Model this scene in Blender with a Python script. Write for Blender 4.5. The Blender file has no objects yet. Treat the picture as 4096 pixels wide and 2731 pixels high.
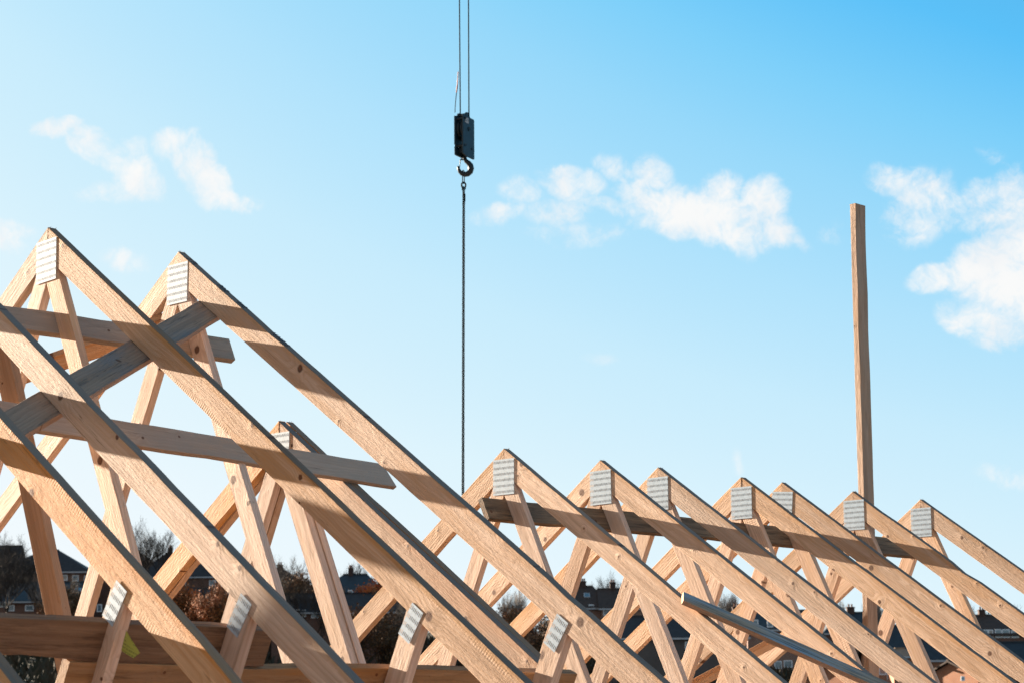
import bpy, bmesh, math, random
from mathutils import Vector, Matrix, noise as mnoise

scene = bpy.context.scene
C = scene.collection
rad = math.radians
ZC = 6.5                       # camera height over the ground of the site (on a scaffold)

# ------------------------------------------------------------------ camera
F_PX, PW, PH = 8475.0, 4096.0, 2731.0
PITCH, ROLL, YAW = rad(10.372), rad(-0.4807), rad(44.837)
TH = rad(34.91)                # roof pitch
_cp, _sp, _cr, _sr = math.cos(PITCH), math.sin(PITCH), math.cos(ROLL), math.sin(ROLL)
_lev = Matrix(((math.cos(YAW), -math.sin(YAW), 0), (math.sin(YAW), math.cos(YAW), 0), (0, 0, 1)))
_r, _u = Vector((1, 0, 0)), Vector((0, -_sp, _cp))
RT = _lev @ (_cr*_r + _sr*_u)
UP = _lev @ (-_sr*_r + _cr*_u)
FW = _lev @ Vector((0, _cp, _sp))
CAM = Vector((0, 0, ZC))
camd = bpy.data.cameras.new('camera')
cam = bpy.data.objects.new('camera', camd)
C.objects.link(cam)
camd.sensor_width = 36.0
camd.lens = F_PX/PW*36.0
camd.clip_start = 0.1
camd.clip_end = 5000
cam.matrix_world = Matrix.Translation(CAM) @ Matrix((RT, UP, -FW)).transposed().to_4x4()
camd.dof.use_dof = True
camd.dof.focus_distance = 9.3
camd.dof.aperture_fstop = 10.5
scene.camera = cam

# ------------------------------------------------------------------ sun, exposure
SUN_DIR = Vector((1.0, 0.111, -0.222)).normalized()      # the way the light travels
sund = bpy.data.lights.new('sun', 'SUN')
sund.energy = 5.0
sund.angle = rad(0.5)
sund.color = (1.0, 0.84, 0.66)
sun = bpy.data.objects.new('sun', sund)
C.objects.link(sun)
sun.rotation_euler = SUN_DIR.to_track_quat('-Z', 'Y').to_euler()
SUN_EL = math.asin(-SUN_DIR.z)
SUN_AZ = math.atan2(-SUN_DIR.x, -SUN_DIR.y)
vs = scene.view_settings
vs.view_transform = 'Standard'
vs.look = 'None'
vs.gamma = 1.0
vs.use_curve_mapping = False
vs.exposure = 2.2
scene.cycles.max_bounces = 10
scene.cycles.diffuse_bounces = 6


def pix_dir(px, py):
    return RT*((px - PW/2)/F_PX) - UP*((py - PH/2)/F_PX) + FW


def at(px, py, d):             # the point seen at a photo pixel, d metres along the view axis
    return CAM + pix_dir(px, py)*d


# ------------------------------------------------------------------ node helpers
class NT:
    def __init__(self, tree):
        self.t = tree

    def n(self, typ, **kw):
        nd = self.t.nodes.new(typ)
        for k, v in kw.items():
            setattr(nd, k, v)
        return nd

    def link(self, a, b):
        self.t.links.new(a, b)

    def put(self, sock, v):
        if hasattr(v, 'is_linked') or isinstance(v, bpy.types.NodeSocket):
            self.link(v, sock)
        else:
            sock.default_value = v

    def math(self, op, a, b=None, c=None, clamp=False):
        nd = self.n('ShaderNodeMath', operation=op)
        nd.use_clamp = clamp
        self.put(nd.inputs[0], a)
        if b is not None:
            self.put(nd.inputs[1], b)
        if c is not None:
            self.put(nd.inputs[2], c)
        return nd.outputs[0]

    def vmath(self, op, a, b=None, out=0):
        nd = self.n('ShaderNodeVectorMath', operation=op)
        self.put(nd.inputs[0], a)
        if b is not None:
            self.put(nd.inputs[1], b)
        return nd.outputs[out]

    def dot(self, a, b):
        return self.vmath('DOT_PRODUCT', a, b, out=1)

    def smooth(self, v, lo, hi, a=0.0, b=1.0):
        nd = self.n('ShaderNodeMapRange', interpolation_type='SMOOTHSTEP')
        self.put(nd.inputs[0], v)
        for i, x in enumerate((lo, hi, a, b)):
            nd.inputs[i + 1].default_value = x
        return nd.outputs[0]

    def mix(self, f, a, b, blend='MIX'):
        nd = self.n('ShaderNodeMix', data_type='RGBA', blend_type=blend)
        self.put(nd.inputs[0], f)
        for s, v in ((nd.inputs[6], a), (nd.inputs[7], b)):
            if isinstance(v, tuple) and len(v) == 3:
                v = (*v, 1)
            self.put(s, v)
        return nd.outputs[2]

    def noise(self, vec, scale, detail=2.0, rough=0.5, dist=0.0, color=False):
        nd = self.n('ShaderNodeTexNoise')
        self.link(vec, nd.inputs['Vector'])
        nd.inputs['Scale'].default_value = scale
        nd.inputs['Detail'].default_value = detail
        nd.inputs['Roughness'].default_value = rough
        nd.inputs['Distortion'].default_value = dist
        return nd.outputs['Color' if color else 0]

    def scale3(self, vec, s):
        return self.vmath('MULTIPLY', vec, tuple(s))

    def ramp(self, f, stops, interp='LINEAR'):
        nd = self.n('ShaderNodeValToRGB')
        cr = nd.color_ramp
        cr.interpolation = interp
        while len(cr.elements) < len(stops):
            cr.elements.new(0.5)
        for e, (p, c) in zip(cr.elements, stops):
            e.position = p
            e.color = (*c, 1)
        self.put(nd.inputs[0], f)
        return nd.outputs[0]


# ------------------------------------------------------------------ world: graded Nishita sky with clouds
world = bpy.data.worlds.new('World')
scene.world = world
world.use_nodes = True
w = NT(world.node_tree)
bg = world.node_tree.nodes['Background']
SKY_STR = 0.1
bg.inputs[1].default_value = SKY_STR
sky = w.n('ShaderNodeTexSky', sky_type='NISHITA')
sky.sun_disc = False
sky.sun_elevation = SUN_EL
sky.sun_rotation = SUN_AZ
sep = w.n('ShaderNodeSeparateColor')
w.link(sky.outputs[0], sep.inputs[0])
G = 1.0/(SKY_STR*2**vs.exposure)       # scene value that shows as full white
lum = w.math('MULTIPLY', sep.outputs[0], 0.1)
skycol = w.ramp(lum, [(0.05, (0.11, 0.23, 0.38)), (0.12, (0.10, 0.35, 0.64)), (0.175, (0.105, 0.53, 0.94)), (0.20, (0.21, 0.63, 0.955)),
                      (0.225, (0.31, 0.69, 0.96)), (0.27, (0.44, 0.765, 0.975)), (0.33, (0.575, 0.835, 0.98)), (0.45, (0.73, 0.905, 0.985)),
                      (0.58, (0.82, 0.935, 0.99)), (0.8, (0.90, 0.96, 0.99)), (1.0, (1.0, 0.97, 0.93))])
geo = w.n('ShaderNodeNewGeometry')
tc = w.n('ShaderNodeTexCoord')
D = tc.outputs['Generated']
BLOBS = [  # centre px, half-axes px, tilt deg (down to the right), weight
    (250, 515, 90, 38, -4, .95), (365, 570, 75, 52, 30, 1.0), (455, 635, 80, 40, 40, .9),
    (520, 690, 65, 65, 0, .88), (500, 595, 50, 42, 0, .65), (570, 735, 75, 45, 20, .85), (430, 770, 110, 40, 0, .45),
    (700, 575, 90, 50, -10, .9), (770, 650, 85, 70, 45, 1.1), (830, 740, 85, 60, 45, 1.05), (900, 795, 90, 32, 35, .9),
    (985, 815, 55, 28, 0, .5), (60, 950, 90, 60, 20, .7), (500, 1050, 95, 40, 15, .5),
    (2000, 850, 100, 36, -15, .7), (2090, 750, 80, 50, 0, .62), (2290, 725, 110, 50, 10, .85), (2230, 830, 120, 55, 0, .5),
    (2420, 820, 130, 26, 15, .62), (2480, 685, 85, 40, 20, .68), (2610, 705, 75, 60, 50, .82), (2560, 770, 90, 50, 0, .6),
    (2720, 850, 170, 85, 5, 1.15), (2880, 760, 75, 60, 0, 1.0), (2900, 890, 180, 80, 10, 1.1), (3060, 810, 75, 85, 0, 1.1),
    (3070, 910, 95, 55, 15, .85), (2970, 965, 60, 45, 50, .6), (3180, 950, 60, 20, 35, .4), (2300, 930, 170, 45, 0, .45),
    (3570, 720, 85, 50, 15, .9), (3690, 770, 120, 75, 10, .75), (3640, 880, 130, 80, 0, .65), (3790, 830, 80, 80, 0, .6),
    (3320, 930, 60, 40, -45, .38), (3960, 780, 90, 55, 0, .75), (4080, 760, 80, 90, 0, .95), (4000, 880, 130, 60, 0, .65),
    (3980, 1040, 160, 90, -20, 1.15), (3740, 1100, 90, 45, -20, .85), (4060, 1160, 170, 140, 0, 1.3),
    (3950, 1280, 140, 80, 20, 1.05), (4160, 1000, 150, 120, 0, 1.2), (4030, 1915, 110, 35, 8, .42),
    (3960, 620, 60, 35, 20, .35), (2960, 1850, 20, 50, 0, .3), (2400, 1420, 60, 25, 0, .25)]
warp = w.noise(D, 30.0, 6.0, 0.6, 0.0, color=True)
warp = w.vmath('SUBTRACT', warp, (0.5, 0.5, 0.5))
Dw = w.vmath('ADD', D, w.scale3(warp, (0.015, 0.015, 0.015)))
tot = None
for (bx, by, ba, bb, tilt, wt) in BLOBS:
    c0 = pix_dir(bx, by).normalized()
    ex = FW.cross(Vector((0, 0, 1))).normalized()
    ex = (ex - c0*ex.dot(c0)).normalized()
    ey = ex.cross(c0).normalized()
    if ey.z < 0:
        ey = -ey
    ct, st = math.cos(rad(tilt)), math.sin(rad(tilt))
    a1 = (ex*ct - ey*st)*(F_PX/ba/1.55)
    a2 = (ex*st + ey*ct)*(F_PX/bb/1.55)
    x = w.math('SUBTRACT', w.dot(Dw, tuple(a1)), a1.dot(c0))
    y = w.math('SUBTRACT', w.dot(Dw, tuple(a2)), a2.dot(c0))
    q = w.math('MULTIPLY_ADD', x, x, w.math('MULTIPLY', y, y))
    f = w.math('MULTIPLY', w.math('SUBTRACT', 1.0, q, clamp=True), wt)
    tot = f if tot is None else w.math('MAXIMUM', tot, f)
fb = w.noise(Dw, 46.0, 9.0, 0.62, 0.5)
fb2 = w.noise(Dw, 150.0, 8.0, 0.68, 1.2)
dens = w.math('ADD', tot, w.math('MULTIPLY_ADD', fb, 2.6, -1.36))
dens = w.math('ADD', dens, w.math('MULTIPLY_ADD', fb2, 1.1, -0.56))
cl = w.smooth(dens, -0.18, 1.25)
cl = w.math('MULTIPLY', cl, w.smooth(tot, 0.0, 0.45))
front = w.smooth(w.dot(D, tuple(FW)), 0.9, 0.93)
cl = w.math('MULTIPLY', w.math('MULTIPLY', cl, front), 0.97)
shade = w.mix(w.smooth(w.noise(Dw, 40.0, 4.0, 0.5), 0.42, 0.68), (0.97, 0.965, 0.955), (0.90, 0.915, 0.93))
# unseen broken cloud added behind the camera as warm fill for the near faces
back = w.smooth(w.dot(D, (-0.25, -0.96, 0.1)), 0.05, 0.55)
fill_cloud = w.math('MULTIPLY', w.smooth(w.noise(D, 5.0, 6.0, 0.6, 0.3), 0.36, 0.52), back)
skycol = w.mix(w.math('MULTIPLY', fill_cloud, 0.95), skycol, (0.56, 0.47, 0.40))
col = w.mix(cl, skycol, shade)
col = w.vmath('MULTIPLY', col, (G, G, G))
w.link(col, bg.inputs[0])


# ------------------------------------------------------------------ materials
def new_mat(name):
    m = bpy.data.materials.new(name)
    m.use_nodes = True
    t = NT(m.node_tree)
    return m, t, m.node_tree.nodes['Principled BSDF']


def wood(name, base, late, orange, grey=None, grey_amt=0.0, dark=None, dark_amt=0.0, bump=1.0, saw=1.0, ring=1.0, seed=0.0, rough=0.75, band=0.0):
    """sawn softwood; x runs along the timber, y across its width, z through it"""
    m, t, p = new_mat(name)
    tcn = t.n('ShaderNodeTexCoord')
    oi = t.n('ShaderNodeObjectInfo')
    P0 = tcn.outputs['Object']
    rv = t.n('ShaderNodeCombineXYZ')
    r1 = oi.outputs['Random']
    r2 = t.math('FRACT', t.math('MULTIPLY', r1, 37.17))
    r3 = t.math('FRACT', t.math('MULTIPLY', r1, 91.73))
    t.put(rv.inputs[0], t.math('MULTIPLY_ADD', r1, 40.0, seed))
    t.put(rv.inputs[1], t.math('MULTIPLY', r2, 17.0))
    t.put(rv.inputs[2], t.math('MULTIPLY', r3, 23.0))
    P = t.vmath('ADD', P0, rv.outputs[0])
    # knots: one flat cell pattern per board
    v = t.n('ShaderNodeTexVoronoi', voronoi_dimensions='2D')
    t.link(P, v.inputs['Vector'])
    v.inputs['Scale'].default_value = 6.5
    kd = t.math('DIVIDE', v.outputs['Distance'], 6.5)
    kd = t.math('ADD', kd, t.math('MULTIPLY_ADD', t.noise(P, 90.0, 2.0), 0.006, -0.003))
    sc_ = t.n('ShaderNodeSeparateColor')
    t.link(v.outputs['Color'], sc_.inputs[0])
    has = t.math('GREATER_THAN', sc_.outputs[0], 0.50)
    ksize = t.math('MULTIPLY_ADD', t.math('POWER', sc_.outputs[1], 2.5), 1.6, 0.5)
    kr = t.math('DIVIDE', kd, ksize)
    knot = t.math('MULTIPLY', t.smooth(kr, 0.006, 0.0115, 1.0, 0.0), has)
    kcore = t.math('MULTIPLY', t.smooth(kr, 0.0, 0.007, 1.0, 0.0), has)
    swirl = t.math('MULTIPLY', t.smooth(kr, 0.0, 0.055, 1.0, 0.0), has)
    # growth rings about a pith that lies off the board
    warpn = t.noise(t.scale3(P, (2.2, 9.0, 9.0)), 1.0, 3.0, 0.5, 0.0, color=True)
    warpn = t.vmath('SUBTRACT', warpn, (0.5, 0.5, 0.5))
    pith = t.n('ShaderNodeCombineXYZ')
    t.put(pith.inputs[1], t.math('MULTIPLY_ADD', r2, 0.12, -0.02))
    t.put(pith.inputs[2], t.math('MULTIPLY_ADD', r3, 0.05, 0.03))
    q = t.vmath('SUBTRACT', P0, pith.outputs[0])
    q = t.vmath('ADD', q, t.scale3(warpn, (0.0, 0.05, 0.05)))
    q = t.scale3(q, (0.0, 1.0, 1.0))
    rl = t.vmath('LENGTH', q, out=1)
    rl = t.math('ADD', rl, t.math('MULTIPLY', swirl, 0.016))
    per = t.math('MULTIPLY_ADD', r1, 0.004, 0.0085)
    ph = t.math('FRACT', t.math('DIVIDE', rl, per))
    lat = t.math('MULTIPLY', t.smooth(ph, 0.25, 0.86), t.smooth(ph, 0.90, 1.0, 1.0, 0.0))
    fib = t.noise(t.scale3(P, (9.0, 330.0, 330.0)), 1.0, 4.0, 0.7)
    strk = t.noise(t.scale3(P, (1.3, 26.0, 26.0)), 1.0, 3.0, 0.55)
    patch = t.noise(t.scale3(P, (1.1, 7.0, 7.0)), 1.0, 3.0, 0.6)
    c = t.mix(t.math('MULTIPLY', lat, 0.55*ring), base, late)
    c = t.mix(t.smooth(strk, 0.42, 0.70, 0.0, 0.7), c, tuple(x*0.80 for x in late))
    c = t.mix(t.math('MULTIPLY', t.smooth(patch, 0.50, 0.68), 0.72), c, orange)
    c = t.mix(t.smooth(fib, 0.36, 0.66, 0.0, 0.55), c, tuple(x*0.66 for x in base))
    if band:                                   # resinous rim along the outer edge of a rafter
        sy = t.n('ShaderNodeSeparateXYZ')
        t.link(P0, sy.inputs[0])
        ay = t.math('ABSOLUTE', sy.outputs[1])
        edge = t.math('ADD', ay, t.math('MULTIPLY_ADD', t.noise(t.scale3(P, (2.2, 30.0, 30.0)), 1.0, 4.0, 0.6), 0.055, -0.0275))
        c = t.mix(t.smooth(edge, 0.006, 0.026, band, 0.0), c, tuple(x*0.9 for x in orange))
    # drying cracks, thin and dark, along the grain
    crk = t.noise(t.scale3(P, (1.6, 60.0, 60.0)), 1.0, 2.0, 0.5)
    crk = t.math('ABSOLUTE', t.math('SUBTRACT', crk, 0.5))
    crm = t.smooth(t.noise(t.scale3(P, (1.8, 8.0, 8.0)), 1.0, 2.0), 0.52, 0.64)
    c = t.mix(t.math('MULTIPLY', t.smooth(crk, 0.0, 0.016, 0.7, 0.0), crm), c, tuple(x*0.42 for x in late))
    if grey:
        gn = t.noise(t.scale3(P, (1.6, 11.0, 11.0)), 1.0, 5.0, 0.65)
        c = t.mix(t.smooth(gn, 0.62 - 0.5*grey_amt, 0.78 - 0.42*grey_amt, 0.0, min(1.0, 0.25 + grey_amt)), c, grey)
    if dark:
        dn = t.noise(t.scale3(P, (3.0, 42.0, 42.0)), 1.0, 6.0, 0.75)
        c = t.mix(t.smooth(dn, 0.60 - 0.25*dark_amt, 0.80 - 0.2*dark_amt, 0.0, 0.85), c, dark)
    # a little grime and specks
    sp = t.noise(P, 70.0, 2.0, 0.7)
    c = t.mix(t.smooth(sp, 0.70, 0.78, 0.0, 0.5), c, tuple(x*0.5 for x in late))
    c = t.mix(t.math('MULTIPLY', knot, 0.96), c, (0.105, 0.04, 0.018))
    c = t.mix(t.math('MULTIPLY', kcore, 0.55), c, (0.22, 0.095, 0.04))
    val = t.math('MULTIPLY_ADD', r3, 0.34, 0.79)
    hs = t.n('ShaderNodeHueSaturation')
    t.put(hs.inputs['Value'], val)
    t.put(hs.inputs['Saturation'], t.math('MULTIPLY_ADD', r2, 0.34, 0.80))
    t.link(c, hs.inputs['Color'])
    t.link(hs.outputs[0], p.inputs['Base Color'])
    p.inputs['Roughness'].default_value = rough
    p.inputs['Specular IOR Level'].default_value = 0.3
    # relief: furry saw-cut fibres, band-saw ripples here and there, torn grain
    sx = t.n('ShaderNodeSeparateXYZ')
    t.link(P, sx.inputs[0])
    wob = t.math('MULTIPLY_ADD', t.noise(t.scale3(P, (4, 20, 20)), 1.0, 2.0), 9.0, 0.0)
    phs = t.math('ADD', t.math('MULTIPLY_ADD', sx.outputs[0], 560.0, wob), t.math('MULTIPLY', sx.outputs[1], t.math('MULTIPLY_ADD', r2, 240.0, -120.0)))
    rip = t.math('SINE', phs)
    rmask = t.smooth(t.noise(t.scale3(P, (1.3, 14.0, 14.0)), 1.0, 2.0), 0.54, 0.68)
    ramt = t.math('MULTIPLY', t.smooth(r2, 0.35, 0.95), 0.00034*saw)
    h = t.math('MULTIPLY', t.math('MULTIPLY', rip, rmask), ramt)
    h = t.math('ADD', h, t.math('MULTIPLY', fib, 0.0013*bump))
    torn = t.noise(t.scale3(P, (30.0, 130.0, 130.0)), 1.0, 5.0, 0.75)
    tm = t.math('MULTIPLY_ADD', t.noise(t.scale3(P, (1.5, 10.0, 10.0)), 1.0, 3.0, 0.6), 0.0046*bump, 0.0006*bump)
    h = t.math('ADD', h, t.math('MULTIPLY', torn, tm))
    lump = t.noise(t.scale3(P, (9.0, 28.0, 28.0)), 1.0, 2.0, 0.5)
    h = t.math('ADD', h, t.math('MULTIPLY', lump, 0.0018*bump))
    h = t.math('ADD', h, t.math('MULTIPLY', lat, 0.00035*bump))
    h = t.math('ADD', h, t.math('MULTIPLY', t.math('MULTIPLY', swirl, swirl), 0.0016*bump))
    bp = t.n('ShaderNodeBump')
    bp.inputs['Strength'].default_value = 0.75
    bp.inputs['Distance'].default_value = 1.0
    t.link(h, bp.inputs['Height'])
    t.link(bp.outputs[0], p.inputs['Normal'])
    return m


PINE = wood('pine_sawn', (0.765, 0.535, 0.38), (0.53, 0.31, 0.17), (0.60, 0.335, 0.155), band=0.75)
PINE_WEB = wood('pine_planed', (0.755, 0.54, 0.405), (0.55, 0.335, 0.205), (0.61, 0.37, 0.20), bump=0.7, saw=1.3, seed=7.0)
PINE_TOP = wood('pine_top_shade_tint', (0.35, 0.205, 0.115), (0.22, 0.125, 0.07), (0.31, 0.175, 0.095), grey=(0.18, 0.14, 0.11), grey_amt=0.5, bump=0.5, saw=0.0, seed=3.0, rough=0.6)  # pine with the shade on right-hand rafter tops put into its colour
PINE_ORANGE = wood('pine_resinous', (0.66, 0.42, 0.255), (0.50, 0.255, 0.115), (0.55, 0.255, 0.09), seed=11.0, bump=1.2, band=0.8)
GREYED = wood('board_greyed', (0.47, 0.33, 0.225), (0.34, 0.22, 0.14), (0.40, 0.25, 0.14), grey=(0.28, 0.215, 0.165), grey_amt=0.5, dark=(0.09, 0.07, 0.055), dark_amt=0.3, bump=0.7, saw=0.3, seed=19.0)
BLUED = wood('board_sky_tint', (0.42, 0.255, 0.15), (0.27, 0.155, 0.085), (0.38, 0.205, 0.10), grey=(0.11, 0.18, 0.235), grey_amt=0.22, dark=(0.05, 0.042, 0.038), dark_amt=0.34, bump=0.7, saw=0.3, seed=29.0)  # blue-grey patches paint in sky reflected on the upper face; dark streaks are stain
BLUEPLANK = wood('plank_sky_tint', (0.46, 0.33, 0.22), (0.29, 0.195, 0.125), (0.40, 0.26, 0.155), grey=(0.18, 0.31, 0.41), grey_amt=0.40, dark=(0.025, 0.025, 0.025), dark_amt=0.6, bump=0.7, saw=0.2, seed=83.0)  # upper face of the plank: sky reflection put into the blue patch colour
BROWNED = wood('board_stained_brown', (0.33, 0.185, 0.095), (0.23, 0.115, 0.05), (0.28, 0.125, 0.042), grey=(0.21, 0.12, 0.07), grey_amt=0.35, dark=(0.075, 0.034, 0.016), dark_amt=0.55, bump=0.7, saw=0.3, seed=37.0)
MOULDY = wood('board_mould_brown', (0.36, 0.225, 0.125), (0.24, 0.135, 0.065), (0.28, 0.155, 0.07), grey=(0.14, 0.092, 0.06), grey_amt=0.42, dark=(0.042, 0.028, 0.018), dark_amt=0.62, bump=0.7, saw=0.3, seed=43.0)
PINKISH = wood('pine_reddish', (0.52, 0.31, 0.195), (0.40, 0.21, 0.115), (0.43, 0.225, 0.11), bump=0.6, saw=0.2, seed=53.0)


def plain(name, col, rough=0.6, metal=0.0, noise_scale=None, amt=0.3, col2=None, bump=0.0, spec=0.4):
    m, t, p = new_mat(name)
    p.inputs['Roughness'].default_value = rough
    p.inputs['Metallic'].default_value = metal
    p.inputs['Specular IOR Level'].default_value = spec
    if noise_scale:
        tcn = t.n('ShaderNodeTexCoord')
        nz = t.noise(tcn.outputs['Object'], noise_scale, 5.0, 0.6)
        c = t.mix(t.smooth(nz, 0.35, 0.68), col, col2 or tuple(x*(1 - amt) for x in col))
        t.link(c, p.inputs['Base Color'])
        if bump:
            b = t.n('ShaderNodeBump')
            b.inputs['Strength'].default_value = 0.6
            b.inputs['Distance'].default_value = bump
            t.link(nz, b.inputs['Height'])
            t.link(b.outputs[0], p.inputs['Normal'])
    else:
        p.inputs['Base Color'].default_value = (*col, 1)
    return m


ZINC = plain('galvanised_steel', (0.47, 0.585, 0.69), 0.6, 0.0, 45.0, 0.16, bump=0.0005, spec=0.25)
CRANE = plain('crane_dark_paint', (0.006, 0.028, 0.045), 0.5, 0.0, 14.0, 0.4)
CRANE_BLACK = plain('crane_black_steel', (0.003, 0.013, 0.020), 0.5, 0.0, 20.0, 0.4)
ROPE = plain('wire_rope_steel', (0.002, 0.011, 0.020), 0.8, 0.0, 60.0, 0.4, spec=0.08)
CHAIN = plain('chain_rusty', (0.004, 0.006, 0.008), 0.7, 0.0, 30.0, 0.5, spec=0.06)
STICKER = plain('sticker_grey', (0.45, 0.45, 0.45), 0.6)
INK = plain('ink_blue_black', (0.012, 0.018, 0.035), 0.6)
TAPE = plain('cord_red_tape', (0.35, 0.07, 0.04), 0.6, 0, 30.0, 0.4)


# ------------------------------------------------------------------ object helpers
def tag(o, label=None, cat=None, group=None, kind=None):
    if label:
        o['label'] = label
    if cat:
        o['category'] = cat
    if group:
        o['group'] = group
    if kind:
        o['kind'] = kind
    return o


def empty(name, loc, label, cat, group=None):
    o = bpy.data.objects.new(name, None)
    o.empty_display_size = 0.2
    C.objects.link(o)
    o.location = loc
    return tag(o, label, cat, group)


def link(name, me, mats, parent=None, mw=None):
    for m in (mats if isinstance(mats, (list, tuple)) else [mats]):
        me.materials.append(m)
    o = bpy.data.objects.new(name, me)
    C.objects.link(o)
    place(o, parent, mw)
    return o


def place(o, parent=None, mw=None):
    mw = mw or Matrix.Identity(4)
    if parent:
        o.parent = parent
        pw = Matrix.Identity(4)
        q = parent
        chain = []
        while q:
            chain.append(q)
            q = q.parent
        for q in reversed(chain):
            pw = pw @ q.matrix_basis
        o.matrix_basis = pw.inverted() @ mw
    else:
        o.matrix_basis = mw


def mesh_from(name, verts, faces, smooth=False):
    me = bpy.data.meshes.new(name)
    me.from_pydata([tuple(v) for v in verts], [], faces)
    if smooth:
        for p in me.polygons:
            p.use_smooth = True
    me.update()
    return me


def frame(o, u, v, w_):
    m = Matrix((u, v, w_)).transposed().to_4x4()
    m.translation = o
    return m


def timber_mesh(name, u0, u1, v0, v1, T, seed, seg=0.10, wob=0.0011, wane=0.35, top_slot=None, ch=0.0014, vfun=None, fuzz=None, zs=1):
    """a sawn timber: x along, y from v0 to v1, z from 0 to T; ends given as functions of v"""
    R = random.Random(seed)
    f0 = u0 if callable(u0) else (lambda v: u0)
    f1 = u1 if callable(u1) else (lambda v: u1)
    L = max(abs(f1(v0) - f0(v0)), 0.05)
    n = max(2, int(L/seg))
    if vfun is None:
        vs_ = [v0 + (v1 - v0)*k/4 for k in range(5)]
    s = 1 if v1 > v0 else -1
    c = ch*s
    front = [v0 + c] + [v0 + (v1 - v0)*k/4 for k in (1, 2, 3)] + [v1 - c]
    loop = [(v, 0.0) for v in front] + [(v1, ch), (v1, T - ch)] + [(v, T) for v in reversed(front)] + [(v0, T - ch), (v0, ch)]
    NL = len(loop)
    ev = []
    for e in (0, 1):
        k = 0
        while R.random() < wane and k < 4:
            ev.append((e, R.uniform(0, L), R.uniform(0.03, 0.16), R.uniform(0.002, 0.007)*(1 if R.random() < 0.85 else 1.5)))
            k += 1
    o1, o2, o3 = R.uniform(0, 99), R.uniform(0, 99), R.uniform(0, 99)
    verts, faces, slots = [], [], []
    for i in range(n + 1):
        tt = i/n
        x = tt*L
        d0 = mnoise.noise((x*9, o1, 0))*wob*1.6 + mnoise.noise((x*1.1, o1, 5))*wob*2.2 + mnoise.noise((x*0.35, o3, 9))*0.004
        d1 = mnoise.noise((x*9, o2, 0))*wob*1.6 + mnoise.noise((x*1.1, o2, 5))*wob*2.2 + mnoise.noise((x*0.35, o3, 9))*0.004
        dw = mnoise.noise((x*0.9, o3, 0))*wob*1.4
        for (e, xc, ww, am) in ev:
            g = am*math.exp(-((x - xc)/ww)**2)
            if e == 0:
                d0 += g*s
            else:
                d1 -= g*s
        for (v, z) in loop:
            k = (v - v0)/(v1 - v0)
            vv = v + d0*(1 - k) + d1*k
            u = f0(v)*(1 - tt) + f1(v)*tt
            verts.append((u, vv, zs*z + dw))
    for i in range(n):
        for j in range(NL):
            a, b = i*NL + j, i*NL + (j + 1) % NL
            faces.append((a, b, b + NL, a + NL))
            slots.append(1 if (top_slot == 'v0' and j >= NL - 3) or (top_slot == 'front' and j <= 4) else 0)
    faces.append(tuple(reversed(range(NL))))
    slots.append(0)
    faces.append(tuple(n*NL + j for j in range(NL)))
    slots.append(0)
    if fuzz:                                   # splinters standing on a sawn end
        for k in range(fuzz):
            v = v0 + (v1 - v0)*R.uniform(0.0, 0.05)
            u = f0(v) + 0.001
            z = R.uniform(0.002, T - 0.002)
            h = R.uniform(0.003, 0.012)
            b = len(verts)
            dx, dz = R.uniform(-.004, .004), R.uniform(-.004, .004)
            verts += [(u, v, z), (u + .0012, v, z + .0006), (u + .0004, v, z - .0010), (u + dx, v - s*h, z + dz)]
            faces += [(b, b + 1, b + 3), (b + 1, b + 2, b + 3), (b + 2, b, b + 3)]
            slots += [0, 0, 0]
    me = mesh_from(name, verts, faces)
    for p, sl in zip(me.polygons, slots):
        p.material_index = sl
    bm = bmesh.new()
    bm.from_mesh(me)
    bmesh.ops.recalc_face_normals(bm, faces=bm.faces)
    bm.to_mesh(me)
    bm.free()
    return me


YAX = Vector((0, 1, 0))
cT, sT, tT = math.cos(TH), math.sin(TH), math.tan(TH)
XR = -6.69                     # ridge line
ZU, ZL = ZC + 1.8664, ZC + 1.243
SPAN = 4.15
DEP, THK = 0.097, 0.035
WA = math.atan(0.477)
wc, ws_ = math.cos(WA), math.sin(WA)


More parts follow.
